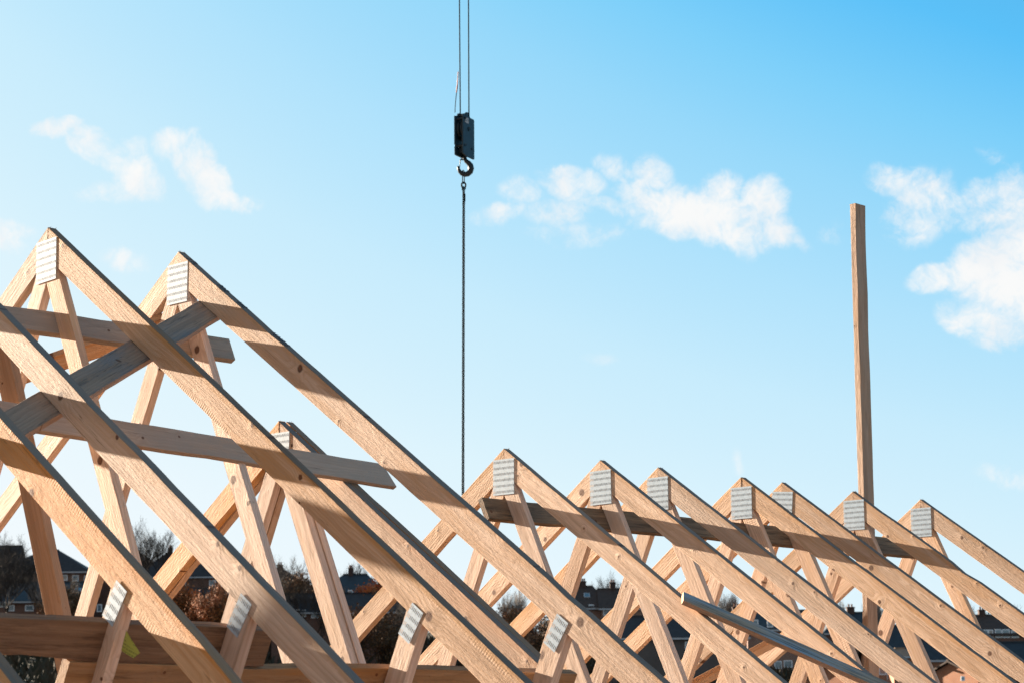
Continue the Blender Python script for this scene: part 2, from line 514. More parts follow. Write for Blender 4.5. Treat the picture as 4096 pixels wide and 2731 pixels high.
def plate_mesh(wd, ht, nx, ny, slot_h, name):
    """punched nail plate: a grid of cells with the slots left open"""
    xs = [0.0]
    px = wd/nx
    for k in range(nx):
        xs += [px*k + px*0.28, px*k + px*0.72]
    xs.append(wd)
    ys = [0.0]
    py = ht/ny
    for k in range(ny):
        o = py*k + (py - slot_h*1.12)/2
        ys += [o, o + slot_h*0.12, o + slot_h, o + slot_h*1.12]
    ys.append(ht)
    T = 0.0009
    verts, faces = [], []
    nX, nY = len(xs), len(ys)
    for z in (0.0, T):
        for y in ys:
            for x in xs:
                verts.append((x - wd/2, y - ht/2, z))
    hole = set()
    for k in range(nx):
        i = 1 + 2*k
        for r in range(ny):
            j = 1 + 4*r
            for q in ((0, 1) if k % 2 == 0 else (1, 2)):
                hole.add((i, j + q))
    for i in range(nX - 1):
        for j in range(nY - 1):
            if (i, j) in hole:
                continue
            a = j*nX + i
            faces.append((a, a + nX, a + nX + 1, a + 1))
            b = a + nX*nY
            faces.append((b, b + 1, b + nX + 1, b + nX))
    def side(a, b):
        faces.append((a, b, b + nX*nY, a + nX*nY))
    for i in range(nX - 1):
        side(i, i + 1)
        side((nY - 1)*nX + i + 1, (nY - 1)*nX + i)
    for j in range(nY - 1):
        side((j + 1)*nX, j*nX)
        side(j*nX + nX - 1, (j + 1)*nX + nX - 1)
    # bent-in teeth: a small tab along one side of each slot
    for (i, j) in hole:
        x0, x1, y0, y1 = xs[i] - wd/2, xs[i + 1] - wd/2, ys[j] - ht/2, ys[j + 1] - ht/2
        b = len(verts)
        verts += [(x0, y0, 0.0), (x0, y1, 0.0), (x0 + 0.0006, y1, T*1.1), (x0 + 0.0006, y0, T*1.1)]
        faces.append((b, b + 1, b + 2, b + 3))
    me = mesh_from(name, verts, faces)
    me.materials.append(ZINC)
    return me


APEX_PLATE = plate_mesh(0.133, 0.160, 17, 6, 0.0105, 'apex_plate')
MID_PLATE = plate_mesh(0.058, 0.108, 8, 4, 0.0125, 'mid_plate')


def truss(Y, Z, label, seed, group, mat=PINE, thick=THK, plate_rot=0.0, mid=0.0, plate_d=0.0, webmat=PINE_WEB, name='roof_truss'):
    R = random.Random(seed)
    t = empty(name, (XR, Y, Z - SPAN*tT), label, 'roof truss', group)
    O = Vector((XR, Y, Z))
    tail = SPAN*tT - 0.097 - 0.002         # dz where the rafter rests on the tie
    def raf(sgn):
        u = Vector((sgn*cT, 0, -sT))
        v = YAX.cross(u)
        s = sgn                               # inward side is +v on the right, -v on the left
        def u0(vv):
            return abs(vv)*tT + 0.0007
        def u1(vv):                           # level cut resting on the tie beam
            return (tail - abs(vv)*cT)/sT
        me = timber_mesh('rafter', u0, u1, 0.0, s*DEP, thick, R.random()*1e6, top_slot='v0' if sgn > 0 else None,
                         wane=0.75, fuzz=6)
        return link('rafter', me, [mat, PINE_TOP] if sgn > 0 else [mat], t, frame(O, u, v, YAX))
    right, left = raf(1), raf(-1)
    for sgn in (1, -1):                       # the two long webs that meet under the ridge
        u = Vector((sgn*ws_, 0, -wc))
        v = YAX.cross(u)
        # centre line through (0.058, -0.24)
        o2 = Vector((sgn*0.058, -0.24))
        P0 = O + Vector((o2.x, 0, o2.y))
        vx, vz = v.x, v.z
        def u0(vv, u=u, v=v, o2=o2, sgn=sgn):
            # start below the rafter's under edge and on its own side of the centre line
            best = -0.4
            # |x| >= 0.001
            x0 = sgn*(o2.x + v.x*vv)
            best = max(best, (0.001 - x0)/(sgn*u.x))
            # perp below top edge >= DEP + .001
            a0 = -sgn*(o2.x + v.x*vv)*sT - (o2.y + v.z*vv)*cT
            au = -sgn*u.x*sT - u.z*cT
            best = max(best, (DEP + 0.001 - a0)/au)
            return best
        def u1(vv, u=u, v=v, o2=o2):
            return (-tail + 0.001 - (o2.y + v.z*vv))/u.z
        me = timber_mesh('web', u0, u1, -0.040, 0.040, thick - 0.001, R.random()*1e6, wob=0.0007, wane=0.2)
        link('web', me, webmat, t, frame(P0 + YAX*0.0005, u, v, YAX))
    for sgn in (1, -1):                       # the two short webs at mid rafter
        u = Vector((-sgn*ws_, 0, -wc))
        v = YAX.cross(u)
        o2 = Vector((sgn*(2.025 + mid), -1.55 - mid*tT))
        def u0(vv, u=u, v=v, o2=o2, sgn=sgn):
            a0 = -sgn*(o2.x + v.x*vv)*sT - (o2.y + v.z*vv)*cT
            au = -sgn*u.x*sT - u.z*cT
            return (DEP + 0.001 - a0)/au
        def u1(vv, u=u, v=v, o2=o2):
            return (-tail + 0.001 - (o2.y + v.z*vv))/u.z
        # stop where it meets the long web
        def u1b(vv, f=u1):
            return f(vv) - 0.11
        me = timber_mesh('web', u0, u1b, -0.040, 0.040, thick - 0.001, R.random()*1e6, wob=0.0007, wane=0.2)
        link('web', me, webmat, t, frame(O + Vector((o2.x, 0, o2.y)) + YAX*0.0005, u, v, YAX))
    me = timber_mesh('tie_beam', -SPAN, SPAN, 0.0, -0.097, thick, R.random()*1e6, seg=0.5)
    link('tie_beam', me, mat, t, frame(O + Vector((0, 0, -tail - 0.097)), Vector((1, 0, 0)), Vector((0, 0, -1)).cross(Vector((0, 0, 0))) if False else YAX.cross(Vector((1, 0, 0))), YAX))
    # nail plates on the near face
    pw = Matrix.Translation(O + Vector((0.0 + R.uniform(-.003, .003), -0.0011, -0.129 - plate_d))) @ Matrix.Rotation(rad(90), 4, 'X') @ Matrix.Rotation(rad(plate_rot + R.uniform(-1, 1)), 4, 'Z')
    o = bpy.data.objects.new('nail_plate', APEX_PLATE)
    C.objects.link(o)
    place(o, t, pw)
    for sgn in (1, -1):
        al, pe = 2.545 + mid*1.2, 0.119
        p2 = Vector((sgn*(al*cT - pe*sT), -0.0011, -al*sT - pe*cT))
        pw = Matrix.Translation(O + p2) @ Matrix.Rotation(rad(90), 4, 'X') @ Matrix.Rotation(-sgn*TH, 4, 'Z')
        o = bpy.data.objects.new('nail_plate', MID_PLATE)
        C.objects.link(o)
        place(o, t, pw)
    return t, right


GU, GL = 'high roof trusses in the near row', 'low roof trusses stepping away behind'
truss(2.605, ZU, 'pine roof truss of which only a rafter crosses the bottom left corner', 101, GU)
tD, _ = truss(3.24, ZU, 'pine roof truss with a yellow paper label on its short strut', 102, GU, PINE_ORANGE, mid=-0.035)
truss(3.63, ZU, 'pine roof truss whose rafter leaves the left edge just under the highest peak', 103, GU, mid=-0.005)
truss(4.264, ZU, 'pine roof truss with the highest peak, at the upper left', 104, GU, plate_rot=2.5)
tB, rB = truss(4.864, ZU, 'high peaked pine roof truss with dark handwriting along its top edge', 105, GU, mid=0.02)
truss(5.38, ZL, 'front one of the doubled orange pine trusses, its peak half hidden behind a rafter', 106, GL, PINE_ORANGE)
truss(5.419, ZL, 'rear truss of the doubled pair, seen as a second dark top edge', 107, GL, PINE_ORANGE)
truss(6.67, ZL, 'pine roof truss right of the hanging chain, where the mouldy brown board ends', 108, GL, mat=PINE)
truss(7.31, ZL, 'second pine roof truss to the right of the hanging chain, plate fully in view', 109, GL)
truss(7.72, ZL, 'third pine roof truss right of the chain, its plate cut by a rafter', 110, GL)
truss(8.36, ZL, 'fourth pine roof truss right of the hanging chain', 111, GL)
truss(8.69, ZL, 'fifth pine roof truss right of the chain, with its plate mounted askew', 112, GL, plate_rot=-5.0)
truss(9.31, ZL, 'pine roof truss standing against the foot of the tall upright post', 113, GL)
truss(9.94, ZL, 'farthest pine roof truss, to the right of the tall upright post', 114, GL)

# handwriting along the top edge of one rafter
def lettering(txt, u, size):
    cu = bpy.data.curves.new('lettering', 'FONT')
    cu.body = txt
    cu.size = size
    cu.extrude = 0.0004
    cu.resolution_u = 2
    tmp = bpy.data.objects.new('tmp', cu)
    C.objects.link(tmp)
    dg = bpy.context.evaluated_depsgraph_get()
    me = bpy.data.meshes.new_from_object(tmp.evaluated_get(dg))
    bpy.data.objects.remove(tmp)
    return me
_u = Vector((cT, 0, -sT))
_n = Vector((sT, 0, cT))
for txt, al in (('TL', 0.085), ('FOZ', 0.30), ('b+S', 0.45), ('16045h5', 0.70)):
    me = lettering(txt, al, 0.034)
    link('lettering', me, INK, rB, frame(Vector((XR, 4.864 + 0.005, ZU)) + _u*al + _n*0.0022, _u, YAX, _n))

# yellow paper label stapled to the near truss
m, t, p = new_mat('yellow_paper')
tcn = t.n('ShaderNodeTexCoord')
sx = t.n('ShaderNodeSeparateXYZ')
t.link(tcn.outputs['Object'], sx.inputs[0])
ln = t.math('GREATER_THAN', t.math('SINE', t.math('MULTIPLY', sx.outputs[1], 700.0)), 0.15)
wd = t.math('GREATER_THAN', t.noise(t.scale3(tcn.outputs['Object'], (320, 60, 1)), 1.0, 1.0), 0.47)
blk = t.math('GREATER_THAN', t.noise(t.scale3(tcn.outputs['Object'], (12, 30, 1)), 1.0, 1.0), 0.44)
c = t.mix(t.math('MULTIPLY', t.math('MULTIPLY', ln, wd), t.math('MULTIPLY', blk, 0.7)), (0.40, 0.42, 0.08), (0.10, 0.11, 0.03))
t.link(c, p.inputs['Base Color'])
YELLOW = m


def on_y(px, py, Y):
    d = pix_dir(px, py)
    return CAM + d*(Y/d.y)


lc = [on_y(*q, 3.262) for q in ((508, 2520), (558, 2609), (535, 2630), (486, 2600))]
ctr = sum(lc, Vector())/4
u_ = (lc[2] - lc[3]).normalized()
n_ = u_.cross((lc[0] - lc[3])).normalized()
v_ = n_.cross(u_)
mw = frame(ctr, u_, v_, n_)
inv = mw.inverted()
lv = [inv @ q for q in lc]
nn = 6
verts, faces = [], []
for z in (0.0, 0.0006):
    for j in range(nn + 1):
        for i in range(nn + 1):
            a = lv[3].lerp(lv[2], i/nn)
            b = lv[0].lerp(lv[1], i/nn)
            q = a.lerp(b, j/nn)
            verts.append((q.x, q.y, z + 0.002*math.sin(3*i/nn + 1.2*j/nn)))
M_ = (nn + 1)**2
for j in range(nn):
    for i in range(nn):
        a = j*(nn + 1) + i
        faces += [(a, a + nn + 1, a + nn + 2, a + 1), (a + M_, a + M_ + 1, a + M_ + nn + 2, a + M_ + nn + 1)]
link('paper_label', mesh_from('paper_label', verts, faces, True), YELLOW, tD, mw)


# ------------------------------------------------------------------ loose boards
def board(name, A, B, vdir, width, thick, mat, label, cat, seed, endcut=0.0, wob=0.0016, wane=0.7, group=None, fuzz=None, zs=1, face=None):
    """A->B runs along the first long edge; vdir points across the face; thickness goes away from u x v"""
    u = (B - A).normalized()
    v = (vdir - u*vdir.dot(u)).normalized()
    n = u.cross(v)
    L = (B - A).length
    me = timber_mesh(name, (lambda vv: 0.0), (lambda vv: L - endcut*vv/width), 0.0, width, thick, seed, wob=wob, wane=wane, fuzz=fuzz, zs=zs, top_slot='front' if face else None)
    o = link(name, me, [mat, face] if face else mat, None, frame(A, u, v, n))
    return tag(o, label, cat, group)


def UPT(X, Y, dz, Z=ZU):
    return Vector((XR + X, Y, Z + dz))


WEB_D = Vector((ws_, 0, -wc))                    # down a right-hand long web
ROOF_D = Vector((cT, 0, -sT))                    # down the right slope
ROOFL_D = Vector((-cT, 0, -sT))
SHORT_D = Vector((-ws_, 0, -wc))
BR = 'brace boards nailed through the trusses'
# 1: upper left brace on the inside of the long webs
board('brace_board', UPT(0.0565, 3.05, -0.3305), UPT(0.0565, 5.077, -0.3305), WEB_D, 0.100, 0.030, GREYED,
      'upper grey weathered board through the two high peaks, with a square cut end', 'board', 201, group=BR, endcut=0.0)
# 2: longer brace on the outside of the webs, dipping slowly
A, B = UPT(0.360, 3.40, -0.715), UPT(0.3838, 5.602, -0.818)
board('brace_board', A, B, WEB_D, 0.100, 0.024, wood('board_pale_knotty', (0.49, 0.34, 0.235), (0.36, 0.225, 0.14), (0.42, 0.245, 0.14), grey=(0.34, 0.26, 0.20), grey_amt=0.40, dark=(0.13, 0.08, 0.05), dark_amt=0.12, bump=0.6, saw=0.2, seed=61.0),
      'long pale knotty board crossing the high trusses below the grey one, end cut slanting', 'board', 202, group=BR, endcut=-0.042)
# 3: diagonal brace under the right slope
g = 0.1
nr = Vector((sT, 0, cT))
def under(X, Y, perp, Z=ZU):                     # point at perp below the top of the right slope
    return Vector((XR + X, Y, Z - X*tT - perp/cT))
A, B = under(0.125, 4.888, .0995), under(1.60, 2.716, .0995)
board('diagonal_brace', A, B, ROOF_D, 0.112, 0.025, PINKISH,
      'dark stained diagonal board, its face tinted sky blue, under the rafters at upper left', 'board', 203, zs=-1, face=BLUED)
# 4: mirrored brace under the left slope
def underL(X, Y, perp, Z=ZU):
    return Vector((XR + X, Y, Z + X*tT - perp/cT))
A, B = underL(-0.12, 4.930, .0995), underL(-1.55, 2.84, .0995)
u = (B - A).normalized()
v = (ROOFL_D - u*ROOFL_D.dot(u)).normalized()
me = timber_mesh('diagonal_brace', 0.0, (B - A).length, 0.0, -0.105, 0.026, 204, wane=0.5, zs=-1)
nL = Vector((-sT, 0, cT))
tag(link('diagonal_brace', me, PINE_ORANGE, None, frame(A, u, -v, u.cross(-v))),
    'orange board sloping under the left hand rafters behind the highest peak', 'board')
# 5, 6: two boards on edge behind the short webs
off = 0.0405
sn = Vector((wc, 0, -ws_))
def sh(Y, X, dz):
    return UPT(X, Y, dz)
A, B = sh(2.2, 1.959, -1.572), sh(3.80, 1.957, -1.580)
board('edge_board', A, B, SHORT_D, 0.116, 0.035, BROWNED,
      'thick brown stained board on edge at the bottom left, above another', 'board', 205, group='boards on edge behind the short struts')
A, B = sh(3.155, 1.909, -1.682), sh(5.10, 1.909, -1.685)
board('edge_board', A, B, SHORT_D, 0.104, 0.035, wood('board_yellow_brown', (0.40, 0.235, 0.125), (0.28, 0.15, 0.07), (0.34, 0.155, 0.055), grey=(0.26, 0.165, 0.105), grey_amt=0.3, dark=(0.10, 0.05, 0.025), dark_amt=0.4, bump=0.6, saw=0.2, seed=71.0),
      'yellowish brown board on edge along the bottom, running below and past the first', 'board', 206, group='boards on edge behind the short struts')
# 7: twisted prop leaning behind the near trusses
A, B = UPT(0.115, 3.99, -0.47), UPT(1.25, 3.885, -2.79)
u = (B - A).normalized()
vd = Vector((0.97, 0.2, 0.0))
v = (vd - u*vd.dot(u)).normalized()
me = timber_mesh('leaning_prop', 0.0, (B - A).length, 0.0, 0.076, 0.04, 207, wob=0.0012, wane=0.6)
tag(link('leaning_prop', me, PINKISH, None, frame(A, u, v, u.cross(v))),
    'reddish rough edged timber with dark knots, leaning at the left edge', 'timber')
# 8: brace of the low row
board('brace_board', UPT(0.0100, 6.520, -0.2315, ZL), UPT(0.0100, 9.86, -0.2315, ZL), WEB_D, 0.108, 0.026, MOULDY,
      'dark mouldy brown board running through the peaks of the low trusses', 'board', 208, group=BR, wob=0.0025, wane=0.9)
# 9: plank lying on the right slope of the low row
def onroof(X, Y, h, Z=ZL):
    return Vector((XR + X, Y, Z - X*tT + h/cT))
A, B = onroof(1.027, 6.680, 0.0215), onroof(1.027 + 2.0*0.811, 8.680, 0.0215)
board('loose_plank', A, B, ROOF_D, 0.106, 0.020, PINKISH,
      'loose plank with a blue grey top lying across the right hand rafters', 'plank', 209, wob=0.002, face=BLUEPLANK)
# 10: brace under the left slope of the low row
A, B = underL(-0.86, 9.70, .0995, ZL), underL(-1.70, 8.94, .0995, ZL)
u = (B - A).normalized()
v = (ROOFL_D - u*ROOFL_D.dot(u)).normalized()
me = timber_mesh('diagonal_brace', 0.0, (B - A).length, 0.0, -0.105, 0.026, 210, wane=0.5, zs=-1)
tag(link('diagonal_brace', me, PINE_ORANGE, None, frame(A, u, -v, u.cross(-v))),
    'orange brown board sloping under the low trusses, seen below the loose plank', 'board')
# 11: the tall post
A = on_y(3399, 818, 9.42)
B = A + (on_y(3432, 1960, 9.42) - A)*1.9
u = (B - A).normalized()
v = Vector((1, 0, 0))
v = (v - u*v.dot(u)).normalized()
# x down the post, y to the right, z = u x v
n = u.cross(v)
me = timber_mesh('upright_post', 0.0, (B - A).length, 0.0, 0.038, 0.092, 211, wob=0.0014, wane=0.8, fuzz=5)
mw = frame(A, u, v, n)
if n.y < 0:
    mw = frame(A + Vector((0, 0.092, 0)), u, v, n)
tag(link('upright_post', me, wood('pine_rough_post', (0.55, 0.37, 0.255), (0.38, 0.215, 0.125), (0.44, 0.235, 0.11), dark=(0.22, 0.12, 0.07), dark_amt=0.25, bump=2.2, saw=0.2, seed=91.0), None, mw), 'tall rough timber post standing upright above the low trusses', 'post')


# ------------------------------------------------------------------ crane hook and sling, about 25 m away
DH = 25.0
K = DH/F_PX


def tube(path, radii, seg=8, closed=False):
    """verts, faces of a tube along a list of points"""
    verts, faces = [], []
    n = len(path)
    prev = None
    for i, p in enumerate(path):
        a = path[i - 1] if (i > 0 or closed) else path[i]
        b = path[(i + 1) % n] if (i < n - 1 or closed) else path[i]
        d = (b - a)
        d = d.normalized() if d.length > 1e-9 else Vector((0, 0, 1))
        if prev is None:
            prev = d.orthogonal().normalized()
        s = (prev - d*prev.dot(d))
        s = s.normalized() if s.length > 1e-6 else d.orthogonal().normalized()
        prev = s
        q = d.cross(s)
        r = radii[i] if isinstance(radii, (list, tuple)) else radii
        for k in range(seg):
            an = 2*math.pi*k/seg
            verts.append(p + s*(r*math.cos(an)) + q*(r*math.sin(an)))
    m_ = n if closed else n - 1
    for i in range(m_):
        for k in range(seg):
            a = i*seg + k
            b = i*seg + (k + 1) % seg
            c_ = ((i + 1) % n)*seg + (k + 1) % seg
            d_ = ((i + 1) % n)*seg + k
            faces.append((a, b, c_, d_))
    if not closed:
        faces.append(tuple(reversed(range(seg))))
        faces.append(tuple((n - 1)*seg + k for k in range(seg)))
    return verts, faces


def join(parts):
    V, Fc = [], []
    for v, f in parts:
        o = len(V)
        V += list(v)
        Fc += [tuple(i + o for i in q) for q in f]
    return V, Fc


HR = FW.cross(Vector((0, 0, 1))).normalized()       # level, to the right of the view
HF = Vector((0, 0, 1)).cross(HR)                    # level, away from the camera
HU = Vector((0, 0, 1))
HO = at(1857, 550, DH)                              # centre of the block
AL = rad(62)
bx = HR*math.cos(AL) + HF*math.sin(AL)              # along the plates
bn = HR*math.sin(AL) - HF*math.cos(AL)              # out of the near plate


def hp(px, py, dn=0.0):                             # a point of the hook seen at a pixel
    return at(px, py, DH) + HF*dn


hook = empty('hook_block', HO - HU*0.26, 'dark crane hook block with a black hook, hanging against the sky', 'crane hook')
# side plates as outlines in (x along bx, z up), metres
def slab(outline, y0, y1, name, mat, bevel=0.004):
    n = len(outline)
    verts = [(x, y0, z) for x, z in outline] + [(x, y1, z) for x, z in outline]
    faces = [tuple(range(n)), tuple(reversed(range(n, 2*n)))] + [(i, i + n, (i + 1) % n + n, (i + 1) % n) for i in range(n)]
    me = mesh_from(name, verts, faces)
    bm = bmesh.new()
    bm.from_mesh(me)
    bmesh.ops.recalc_face_normals(bm, faces=bm.faces)
    bmesh.ops.bevel(bm, geom=[e for e in bm.edges], offset=bevel, segments=2, affect='EDGES', profile=0.7)
    bm.to_mesh(me)
    bm.free()
    return me


W2 = 0.135
right_out = [(-W2, -0.235), (-0.05, -0.252), (W2 - 0.012, -0.252), (W2, -0.240), (W2, 0.225), (W2 - 0.012, 0.238), (0.035, 0.238),
             (0.02, 0.262), (0.0, 0.285), (-0.03, 0.292), (-0.055, 0.282), (-0.07, 0.258), (-0.10, 0.258), (-W2, 0.240)]
left_out = [(-W2, -0.115), (W2 - 0.01, -0.115), (W2, -0.10), (W2, 0.205), (W2 - 0.02, 0.22), (0.02, 0.235), (0.0, 0.285), (-0.03, 0.292), (-0.055, 0.282), (-0.07, 0.25), (-W2, 0.235)]
left_low = [(-W2, -0.225), (-W2 + 0.015, -0.24), (W2, -0.24), (W2, -0.135), (-W2, -0.135)]
fh = frame(HO, bx, -bn, HU)                          # local y points away from the near face
link('side_plate', slab(right_out, -0.062, -0.044, 'side_plate', CRANE), CRANE, hook, fh)
link('side_plate', slab(left_out, 0.044, 0.062, 'side_plate', CRANE), CRANE, hook, fh)
link('side_plate', slab(left_low, 0.040, 0.060, 'side_plate', CRANE), CRANE, hook, fh)


def disc(r0, y0, y1, cx_, cz_, n=28, r1=None):
    r1 = r1 or r0
    v = []
    for y, r in ((y0, r0), ((y0 + y1)/2, r1), (y1, r0)):
        for k in range(n):
            a = 2*math.pi*k/n
            v.append((cx_ + r*math.cos(a), y, cz_ + r*math.sin(a)))
    f = [tuple(range(n)), tuple(reversed(range(2*n, 3*n)))]
    for q in range(2):
        f += [(q*n + k, q*n + (k + 1) % n, (q + 1)*n + (k + 1) % n, (q + 1)*n + k) for k in range(n)]
    return v, f


for y in (-0.022, 0.020):
    v, f = disc(0.13, y - 0.016, y + 0.016, 0.0, 0.09, r1=0.108)
    link('sheave', mesh_from('sheave', v, f, True), CRANE_BLACK, hook, fh)
for (r_, y0_, y1_, cx0, cz0) in ((0.022, -0.072, 0.07, 0.0, 0.09), (0.016, -0.070, 0.07, -0.09, -0.125), (0.014, -0.068, 0.066, 0.07, -0.135), (0.014, -0.075, 0.066, -0.09, 0.205), (0.02, -0.058, 0.058, -0.028, 0.262)):
    v, f = disc(r_, y0_, y1_, cx0, cz0, 14)
    link('axle_pin', mesh_from('axle_pin', v, f, True), CRANE_BLACK, hook, fh)
cross = [(-0.07, -0.20), (0.07, -0.20), (0.07, -0.12), (-0.07, -0.12)]
link('crosshead', slab(cross, -0.043, 0.039, 'crosshead', CRANE_BLACK), CRANE_BLACK, hook, fh)
# capacity sticker: a pale plate with the tonnage
st = [(-0.085, 0.155), (-0.005, 0.155), (-0.005, 0.215), (-0.085, 0.215)]
sticker = link('capacity_sticker', slab(st, -0.0636, -0.0620, 'capacity_sticker', STICKER, 0.0003), STICKER, hook, fh)
me = lettering('16T', 0, 0.052)
link('lettering', me, INK, sticker, frame(HO + bx*-0.087 + bn*0.0645 + HU*0.166, bx, HU, bx.cross(HU)))
hk = [(1856, 612, 7), (1858, 634, 7), (1864, 645, 8.5), (1874, 653, 10), (1882, 663, 11.5), (1884.5, 675, 12), (1881, 688, 11.5), (1871, 697, 11), (1859, 699, 10.5),
      (1847, 695, 9), (1838.5, 687, 7.5), (1834.5, 677, 6), (1833, 669, 4.8), (1833, 665, 3.2)]
path = [hp(a, b) for a, b, c_ in hk]
v, f = tube(path, [c_*K for a, b, c_ in hk], 12)
hookpart = link('hook', mesh_from('hook', v, f, True), CRANE_BLACK, hook)
v, f = tube([hp(1852, 641), hp(1845, 638), hp(1841, 642), hp(1840, 655), hp(1838.5, 671)], [4*K, 3.2*K, 2.6*K, 1.6*K, 1.4*K], 8)
link('latch', mesh_from('latch', v, f, True), CRANE_BLACK, hookpart)
cord = [(1820, 452), (1820.5, 432), (1823, 400), (1826, 372)]
v, f = tube([hp(a, b) for a, b in cord], [1.6*K]*4, 6)
wand = link('limit_switch_cord', mesh_from('limit_switch_cord', v, f, True), ROPE, hook)
v, f = tube([hp(1826, 372), hp(1828, 352), hp(1829.5, 345), hp(1831, 320), hp(1832.5, 292), hp(1833, 288)], [2.2*K, 3.2*K, 2.6*K, 2.2*K, 2.2*K, 2.4*K], 6)
link('red_tape', mesh_from('red_tape', v, f, True), TAPE, wand)

rope = empty('hoist_rope', hp(1857, 440), 'pair of dark steel hoist ropes rising from the hook block', 'crane rope')
for (xa, xb, dn) in ((1837.5, 1841, 0.03), (1874, 1876, -0.03)):
    a = hp(xb, 470, dn)
    d = (hp(xa, 0, dn) - a)
    v, f = tube([a, a + d*0.5, a + d, a + d*3, a + d*9], 2.5*K, 8)
    link('rope_fall', mesh_from('rope_fall', v, f, True), ROPE, rope)

sling = empty('chain_sling', hp(1851, 735), 'rusty two leg lifting chain hanging from the hook', 'chain')
def oval(c_, hh, ww, axis, r, n=20, seg=7):
    pts = []
    for k in range(n):
        a = 2*math.pi*k/n
        x, y = math.cos(a), math.sin(a)
        st_ = max(0.0, hh - ww)
        z = y*ww + (st_ if y > 0.001 else (-st_ if y < -0.001 else 0.0))
        pts.append(c_ + axis*(x*ww) + HU*z)
    return tube(pts, r, seg, True)
ax1 = (HR*0.5 + HF*0.86)
v, f = oval(hp(1853.5, 709), 27*K, 7*K, ax1, 2.1*K)
link('oblong_link', mesh_from('oblong_link', v, f, True), CHAIN, sling)
v, f = oval(hp(1854.5, 742), 11*K, 8.2*K, HR*0.95 + HF*0.3, 3.4*K)
v2, f2 = tube([hp(1849, 750), hp(1849.5, 762)], 2.6*K, 8)
v3, f3 = tube([hp(1860, 750), hp(1861, 759)], 2.6*K, 8)
V_, F_ = join([(v, f), (v2, f2), (v3, f3)])
link('shackle', mesh_from('shackle', V_, F_, True), CHAIN, sling)
tagm = slab([(0.001, -0.046), (0.022, -0.047), (0.022, 0.047), (0.001, 0.046)], -0.008, 0.008, 'shortener', CHAIN, 0.002)
link('shortener', tagm, CHAIN, sling, frame(hp(1854.5, 792), HR, HF, HU))
for (dx, ph, sid) in ((-1.7, 0, 1), (2.0, 1, 2)):
    parts = []
    Rn = random.Random(sid)
    z0 = 752.0 if sid == 1 else 756.0
    pitch = 8.35
    nl = int((2120 - z0)/pitch)
    for i in range(nl):
        py = z0 + i*pitch
        xx = 1854.6 - (py - 760)/1400*3.4 + dx
        ang = (rad(38) if (i + ph) % 2 == 0 else rad(128)) + Rn.uniform(-.12, .12)
        axs = HR*math.cos(ang) + HF*math.sin(ang)
        parts.append(oval(hp(xx, py, 0.004*sid), 6.1*K, 3.0*K, axs, 1.5*K, 12, 5))
    V_, F_ = join(parts)
    link('chain_leg', mesh_from('chain_leg', V_, F_, True), CHAIN, sling)
#BACKGROUND
# ------------------------------------------------------------------ ground and hillside
# heights are metres over the site ground; distances are measured level from the camera
HOUSES = []                                          # filled below: (x, y, base z) to shape the hill


def hpoint(px, py, d):
    return at(px, py, d)


def hill(x, y):
    d = x*HF.x + y*HF.y
    l = x*HR.x + y*HR.y
    k = l/max(d, 1.0)
    left = max(0.0, min(1.0, 0.5 - k*2.4))
    if d < 70:
        z = 0.0
    elif d < 170:
        t_ = (d - 70)/100
        z = 6.0*t_*t_
    else:
        z = 6.0 + (d - 170)*(0.085 + 0.045*left)
        if d > 300:
            z = 6.0 + 130*(0.085 + 0.045*left) + (d - 300)*0.006
    return z + 0.5*mnoise.noise((x*0.03, y*0.03, 1.0))


def grid_ground():
    verts, faces = [], []
    ds = [-140, -60, -20, 10, 40, 70, 90, 110, 130, 150, 170, 190, 210, 230, 250, 270, 290, 310, 340, 400, 600, 1000, 1800]
    nl = 36
    for d in ds:
        wid = 160 + abs(d)*0.8
        for i in range(nl + 1):
            l = (i/nl - 0.5)*2*wid
            p = HR*l + HF*d
            verts.append((p.x, p.y, hill(p.x, p.y)))
    for j in range(len(ds) - 1):
        for i in range(nl):
            a = j*(nl + 1) + i
            faces.append((a, a + 1, a + nl + 2, a + nl + 1))
    return mesh_from('ground', verts, faces, True)


GRASS = plain('winter_grass_and_earth', (0.038, 0.042, 0.018), 0.9, 0, 0.35, 0.4, (0.055, 0.042, 0.024))
SITE = plain('pale_site_gravel', (0.30, 0.23, 0.17), 0.9, 0, 1.5, 0.35)
tag(link('ground', grid_ground(), GRASS), kind='structure')
sv = []
for (x, y) in ((-60, -45), (45, -45), (45, 60), (-60, 60)):
    sv.append((x, y, 0.62))
tag(link('site_ground', mesh_from('site_ground', sv, [(0, 1, 2, 3)]), SITE), kind='structure')


